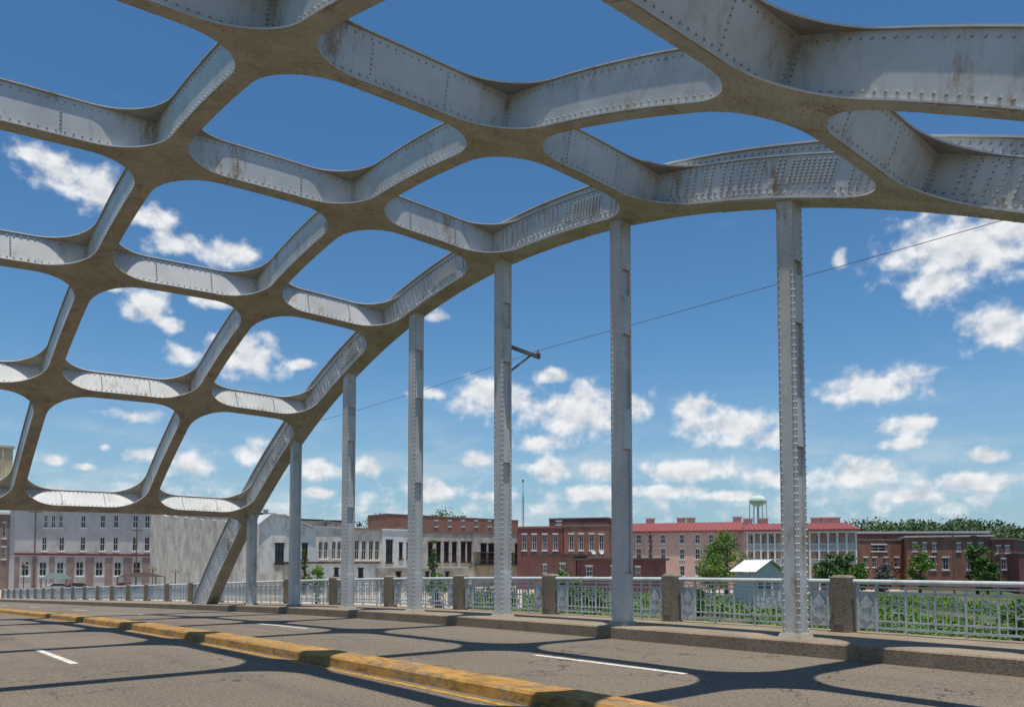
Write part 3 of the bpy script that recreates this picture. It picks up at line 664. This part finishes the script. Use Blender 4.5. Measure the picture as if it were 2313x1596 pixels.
tag(obj('far_wood',leafmesh('far_wood',np.concatenate(P),1.6,LEAFF)),'distant treeline behind the town','trees','stuff')
n=300000; Z=rng.uniform(18,105,n); px=rng.uniform(1180,2800,n); t=(px-1156)/F; X=t*Z; x=CU*X+SU*Z; y=-SU*X+CU*Z
g=ground_h(x,y); mound=(np.sin(x*.55+np.sin(y*.4)*2)*np.sin(y*.6+1+np.sin(x*.3))+.9)*.5+np.abs(np.sin(x*1.7+y)*np.sin(y*1.9-x*.6))*.35
P=np.stack([x,y,g+mound*rng.uniform(.3,1,n)+rng.normal(size=n)*.10],1); patch=np.sin(x*.13+1)*np.sin(y*.19+x*.05)+np.sin(x*.31)*.3
P=P[(x>17.5)&(y<80)&((patch>-.55)|(y<28))]
tag(obj('vine_bank',leafmesh('vine_bank',P,.22,LEAFL,1.2)),'bright green creeping vines covering the river bank','plants','stuff')
# ---------------------------------------------------------------- water tower, mast, poles
x,y=at(1713,420); zt=zat(1118,420); zb=zat(1143,420); r=4.4; e=empty('water_tower',(x,y,GZ)); tag(e,'pale green elevated water tank on steel legs','water tower')
TG=simple('pale_green_tank_paint',(.50,.60,.52),.1,.3)
mb=MB(); mb.ball((x,y,(zt+zb)/2),r,r,(zt-zb)/2,20,12); mb.tube((x,y,(zt+zb)/2-.35),(x,y,(zt+zb)/2),r+.35,r+.35,20); add('tank',mb,[TG],(x,y,zb),e)
mb=MB()
for k in range(6):
    a=k*math.pi/3; mb.tube((x+5.2*math.cos(a),y+5.2*math.sin(a),GZ),(x+r*.95*math.cos(a),y+r*.95*math.sin(a),(zt+zb)/2),.28,.25,6)
    for z in (10,20): 
        b_=a+math.pi/3; q=5.2-.9*z/36; mb.tube((x+q*math.cos(a),y+q*math.sin(a),z),(x+q*math.cos(b_),y+q*math.sin(b_),z),.12,.12,5)
mb.tube((x,y,GZ),(x,y,zb+1),.6,.6,8); add('tower_legs',mb,[TG],(x,y,GZ),e)
x,y=at(1181,150); zt=zat(1082,150); mb=MB()
for k in range(3):
    a=k*2.094; mb.tube((x+.35*math.cos(a),y+.35*math.sin(a),GZ),(x+.12*math.cos(a),y+.12*math.sin(a),zt-3),.04,.035,5)
    z=GZ; 
    while z<zt-4: mb.tube((x+.33*math.cos(a),y+.33*math.sin(a),z),(x+.3*math.cos(a+2.094),y+.3*math.sin(a+2.094),z+.8),.02,.02,4); z+=.8
mb.tube((x,y,zt-3),(x,y,zt),.06,.04,6); mb.tube((x,y,zt-.5),(x,y,zt),.18,.18,8)
tag(add('lattice_mast',mb,[POLE],(x,y,GZ)),'slim grey lattice radio mast behind rooftops','mast')
def upole(px,Z,ytop,lab='timber utility pole beside street'):
    x,y=at(px,Z); zt=zat(ytop,Z); e=empty('utility_pole',(x,y,GZ)); tag(e,lab,'utility pole')
    mb=MB(); mb.tube((x,y,GZ),(x,y,zt),.16,.10,8); add('pole_shaft',mb,[WOOD],(x,y,GZ),e)
    mb=MB(); mb.box(x-.9,x+.9,y-.16,y-.05,zt-.7,zt-.55)
    for k in (-.8,-.3,.3,.8): mb.tube((x+k,y-.1,zt-.55),(x+k,y-.1,zt-.35),.05,.04,6)
    add('crossarm',mb,[WOOD],(x,y,zt-.6),e)
upole(78,140,1148); upole(2153,120,1208); upole(308,150,1190); upole(2258,118,1232); upole(1468,135,1200,'slim pole in front of hotel')
x,y=at(1468,120); mb=MB(); z=zat(1215,120); mb.poly([(x,y,z),(x+.5,y-.1,z-.3),(x+.45,y,z-1.9),(x,y,z-1.8)])
FL=simple('faded_flag_cloth',(.22,.08,.09),.5,3); tag(add('flag',mb,[FL],(x,y,z-1.8)),'limp striped flag hanging from pole','flag')
AMB=simple('amber_glass',(.36,.28,.16),.1,2,.3)
def lamp(px,Z,ytop):
    x,y=at(px,Z); zt=zat(ytop,Z); e=empty('street_lamp',(x,y,GZ)); tag(e,'dark post street lamp with amber glass globes','street lamp',group='ornamental lamps in the town street')
    mb=MB(); mb.tube((x,y,GZ),(x,y,GZ+.5),.14,.1,8); mb.tube((x,y,GZ+.5),(x,y,zt-.5),.06,.05,8); mb.beam((x-.45,y,zt-.75),(x+.45,y,zt-.75),.05,.05); add('lamp_post',mb,[DARKT],(x,y,GZ),e)
    for dx,dz in ((-.4,-.45),(.4,-.45),(0,-.2)):
        mb=MB(); mb.ball((x+dx,y,zt+dz),.14,.14,.2,10,7); add('lamp_globe',mb,[AMB],(x+dx,y,zt+dz),e)
for p,Z,yt in ((345,112,1276),(397,108,1280),(55,125,1270)): lamp(p,Z,yt)
def canopy(p0,p1,Z,y0,y1,mat,lab):
    xa,ya=at(p0,Z); xb,yb=at(p1,Z); e=empty('canopy',(xa,ya,GZ)); tag(e,lab,'canopy'); zt=zat(y0,Z); ze=zat(y1,Z); cx,cy=(xa+xb)/2,(ya+yb)/2; w=abs(xb-xa)/2; d=2
    mb=MB(); c=[(cx-w,cy-d,ze),(cx+w,cy-d,ze),(cx+w,cy+d,ze),(cx-w,cy+d,ze)]; a=(cx-w*.4,cy,zt);b=(cx+w*.4,cy,zt)
    mb.poly([c[0],c[1],b,a]);mb.poly([c[1],c[2],b]);mb.poly([c[2],c[3],a,b]);mb.poly([c[3],c[0],a]); add('canopy_roof',mb,[mat],(cx,cy,ze),e)
    for q in c:
        mb=MB(); dx=.2 if q[0]<cx else -.2; mb.box(q[0]-.07+dx,q[0]+.07+dx,q[1]-.07,q[1]+.07,GZ,ze); add('canopy_post',mb,[POLE],(q[0]+dx,q[1],GZ),e)
canopy(92,165,122,1293,1306,simple('slate_green_canopy',(.09,.13,.12)),'slate green hipped canopy on posts'); canopy(262,378,108,1292,1302,DARKT,'dark flat trellis canopy beside stucco wall')
def car(px,Z,mat,lab):
    x,y=at(px,Z); e=empty('parked_car',(x,y,GZ)); tag(e,lab,'car',group='cars parked in the town street')
    prof=[(-2.2,.35),(2.2,.35),(2.25,.75),(1.95,.9),(1.1,1.0),(.55,1.48),(-1.1,1.5),(-1.75,1.02),(-2.2,.9)]
    mb=MB(); w=.85
    for yy in (-w,w): mb.poly([(x+a,y+yy,GZ+b) for a,b in prof])
    for (a,b),(c,d) in zip(prof,prof[1:]+prof[:1]): mb.quad((x+a,y-w,GZ+b),(x+c,y-w,GZ+d),(x+c,y+w,GZ+d),(x+a,y+w,GZ+b))
    add('car_body',mb,[mat],(x,y,GZ),e)
    for yy in (-w-.01,w+.01):
        mb=MB(); mb.poly([(x+a,y+yy,GZ+b) for a,b in ((-1.5,1.05),(.95,1.05),(.5,1.4),(-1.05,1.42))]); add('car_window',mb,[GLASS],(x,y+yy,GZ),e)
    for dx in (-1.35,1.35):
        for yy in (-w,w):
            mb=MB(); mb.tube((x+dx,y+yy-.1,GZ+.34),(x+dx,y+yy+.1,GZ+.34),.34,.34,14); mb.tube((x+dx,y+yy-.12,GZ+.34),(x+dx,y+yy+.12,GZ+.34),.18,.18,10,1); add('wheel',mb,[DARKT,POLE],(x+dx,y+yy,GZ+.34),e)
car(135,135,simple('silver_car_paint',(.35,.36,.37),.05,1,.3),'silver parked hatchback beside brick building'); car(180,136,simple('black_car_paint',(.02,.02,.022),.05,1,.25),'black parked hatchback beside brick building'); car(285,138,simple('red_car_paint',(.2,.02,.02),.05,1,.3),'dark red car parked beside brick building')
for px in (1338,1356):
    x,y=at(px,122.5); z=zat(1258,122.5); mb=MB(); mb.tube((x,y,z-.4),(x,y,z+.6),.04,.04,6); rd=.36
    c=Vector((x,y-.2,z+.8)); nr=Vector((-.4,-.75,.5)).normalized(); a=nr.cross(Vector((0,0,1))).normalized(); b=nr.cross(a)
    ring=[c+a*rd*math.cos(t*.5236)+b*rd*math.sin(t*.5236) for t in range(12)]
    for k in range(12): mb.poly([c-nr*.1,ring[k],ring[(k+1)%12]])
    mb.tube(c-nr*.1,c+nr*.3,.02,.02,4); tag(add('satellite_dish',mb,[METALR],(x,y,z)),'white satellite dish on flat annex roof','satellite dish')
for px,U,yb,w,h in ((728,141,1192,1.0,1.6),(742,141,1192,.9,1.9),(790,141,1192,.8,1.0),(905,140,1198,1,1.0),(1048,170,1170,1.2,1.0),(430,191,1158,1.2,1.4),(455,191,1158,2.2,.8),(600,150,1165,.7,1.6)):
    x=vx(px,U); z=hz(px,yb,U)-.4; mb=MB(); mb.box(x-w/2,x+w/2,U,U+w,z-1.5,z+h); mb.box(x-w/2-.1,x+w/2+.1,U-.1,U+w+.1,z+h,z+h+.15)
    tag(add('chimney',mb,[GREYW],(x,U,z)),'stubby weathered chimney above flat rooftop','chimney')
# ---------------------------------------------------------------- world
w=bpy.data.worlds.new('World'); scene.world=w; w.use_nodes=True; nt=w.node_tree; bg=nt.nodes['Background']; STR=.11
L=Vector((.08,.12,-1)).normalized(); elev=math.asin(-L.z); az=math.atan2(-L.x,-L.y)
n=N.__new__(N); n.nt=nt; n.g=None
sky=nt.nodes.new('ShaderNodeTexSky'); sky.sky_type='NISHITA'; sky.sun_disc=False; sky.sun_elevation=elev; sky.sun_rotation=az; sky.air_density=1.0; sky.dust_density=1.0; sky.ozone_density=2.0
tc=nt.nodes.new('ShaderNodeTexCoord'); sp=nt.nodes.new('ShaderNodeSeparateXYZ'); nt.links.new(tc.outputs['Generated'],sp.inputs[0])
hyp=n.math('SQRT',n.math('ADD',n.math('MULTIPLY',sp.outputs[0],sp.outputs[0]),n.math('MULTIPLY',sp.outputs[1],sp.outputs[1])))
azn=n.math('ARCTAN2',sp.outputs[0],sp.outputs[1]); eln=n.math('DIVIDE',sp.outputs[2],n.math('MAXIMUM',hyp,.02))
cb=nt.nodes.new('ShaderNodeCombineXYZ'); nt.links.new(azn,cb.inputs[0]); nt.links.new(eln,cb.inputs[1]); V=cb.outputs[0]
clouds=[(80,350,60,26),(140,392,80,42),(215,430,70,46),(330,490,75,26),(410,555,80,26),(530,575,62,28),(330,690,56,40),(385,735,30,18),(480,680,50,14),(250,650,30,12),(560,812,82,46),(410,800,44,22),(680,825,34,10),
(2180,555,190,80),(2110,640,80,46),(2260,735,90,48),(2280,500,110,75),(1970,872,112,36),(2045,965,62,28),(2030,1000,58,16),(1895,590,18,20),(1095,895,66,44),(1160,905,40,30),(1310,935,125,50),(1320,895,50,36),(1425,920,50,30),(1220,1000,58,22),(1640,960,120,40),(1570,920,55,26),(1740,990,45,20),(1250,850,52,14),(975,888,44,14),(310,940,58,14),(125,1040,28,11),(235,1010,15,8),(190,1055,28,7),(420,1045,50,32),(320,1030,38,16),(570,1025,52,28),(720,1060,42,22),(830,1055,32,20),(1075,1040,42,18),(1250,1060,62,26),(1350,1065,46,22),(1560,1062,120,24),(1750,1080,90,22),(1950,1065,120,30),(2220,1030,52,16),(2200,1090,130,20),(980,1110,62,22),(1330,1115,82,18),(985,716,26,12),(1500,1110,90,14),(1650,1120,80,12),(2050,1120,100,14),(720,1115,50,12),(1120,1120,60,10)]
YAW=math.atan2(SU,CU); cur=None
for (px,py,wx,wy) in clouds:
    el0=(1280-py)/(F-(1280-py)*PT); t=tt(px)*(1+el0*PT); a=YAW+math.atan(t); e_=el0/math.sqrt(1+t*t)
    s1=nt.nodes.new('ShaderNodeVectorMath'); s1.operation='SUBTRACT'; nt.links.new(V,s1.inputs[0]); s1.inputs[1].default_value=(a,e_,0)
    s2=nt.nodes.new('ShaderNodeVectorMath'); s2.operation='MULTIPLY'; nt.links.new(s1.outputs[0],s2.inputs[0]); k=1/math.sqrt(1+t*t); s2.inputs[1].default_value=(1/(wx/F*k*k*1.35),1/(wy/F*k*1.5),0)
    s3=nt.nodes.new('ShaderNodeVectorMath'); s3.operation='LENGTH'; nt.links.new(s2.outputs[0],s3.inputs[0])
    if cur is None: cur=s3.outputs['Value']
    else:
        sm=nt.nodes.new('ShaderNodeMath'); sm.operation='SMOOTH_MIN'; nt.links.new(cur,sm.inputs[0]); nt.links.new(s3.outputs['Value'],sm.inputs[1]); sm.inputs[2].default_value=.2; cur=sm.outputs[0]
m0=n.math('SUBTRACT',1.0,n.math('MINIMUM',cur,2.0))
band=n.math('SUBTRACT',.22,n.math('MULTIPLY',n.math('ABSOLUTE',n.math('SUBTRACT',eln,.075)),7.5))
m0=n.math('MAXIMUM',m0,band)
def fb(off,scale=30,detail=10,st=(1,1.25,1),ro=.55):
    ad=nt.nodes.new('ShaderNodeVectorMath'); ad.operation='ADD'; nt.links.new(V,ad.inputs[0]); ad.inputs[1].default_value=off
    ml=nt.nodes.new('ShaderNodeVectorMath'); ml.operation='MULTIPLY'; nt.links.new(ad.outputs[0],ml.inputs[0]); ml.inputs[1].default_value=st
    q=nt.nodes.new('ShaderNodeTexNoise'); q.inputs['Scale'].default_value=scale; q.inputs['Detail'].default_value=detail; q.inputs['Roughness'].default_value=ro; q.inputs['Distortion'].default_value=.1
    nt.links.new(ml.outputs[0],q.inputs['Vector']); return q.outputs['Fac']
n1=fb((0,0,0),34,8,(1,1.1,1),.54); n2=fb((-.003,.012,0),34,4,(1,1.1,1))
dens=n.math('ADD',m0,n.math('MULTIPLY',n.math('SUBTRACT',n1,.5),1.9))
alpha=n.rng(dens,.0,.75,0,.97)
sh=n.math('ADD',n.math('MULTIPLY',n.math('SUBTRACT',n1,n2),2.4),.66,True)
sh=n.math('MULTIPLY',sh,n.rng(dens,1.5,.6,.74,1.0))
cc=n.mix(sh,(4.7,5.1,5.7),(8.1,8.2,8.3))
wv=n.rng(fb((3,1,0),9,8,(1,3.0,1),.6),.42,.74,0,.62)
hb=n.rng(eln,.24,.06,0,1); lowc=n.math('MULTIPLY',wv,hb)
tint=n.mix(n.rng(eln,.0,.6),(.69,1.0,1.15),(.45,.80,1.02)); tint=n.mix(1.0,sky.outputs[0],tint,'MULTIPLY')
haze=n.rng(eln,.28,.0,0,.6)
tint=n.mix(haze,tint,(3.25,4.7,5.8))
tint=n.mix(lowc,tint,(5.8,6.5,7.0))
tint=n.mix(n.rng(fb((7,2,0),5,8,(1,2.0,1),.6),.62,.88,0,.2),tint,(5.8,6.5,7.1))
col=n.mix(alpha,tint,cc)
nt.links.new(col,bg.inputs['Color']); bg.inputs['Strength'].default_value=STR
sd=bpy.data.lights.new('sun','SUN'); sd.energy=5.0; sd.angle=math.radians(.53); sd.color=(1,.94,.85)
so=bpy.data.objects.new('sun',sd); COL.objects.link(so); so.rotation_euler=L.to_track_quat('-Z','Y').to_euler(); so.location=(0,0,80)
# ---------------------------------------------------------------- camera
cd=bpy.data.cameras.new('camera'); cd.sensor_width=36; cd.lens=36*F/2313; cd.shift_y=(1280-798-F*PT)/2313; cd.clip_end=9000; cd.clip_start=.05
co=bpy.data.objects.new('camera',cd); COL.objects.link(co); co.location=(0,0,CAMH*S); co.rotation_euler=(math.pi/2+math.atan(PT),0,-YAW); scene.camera=co
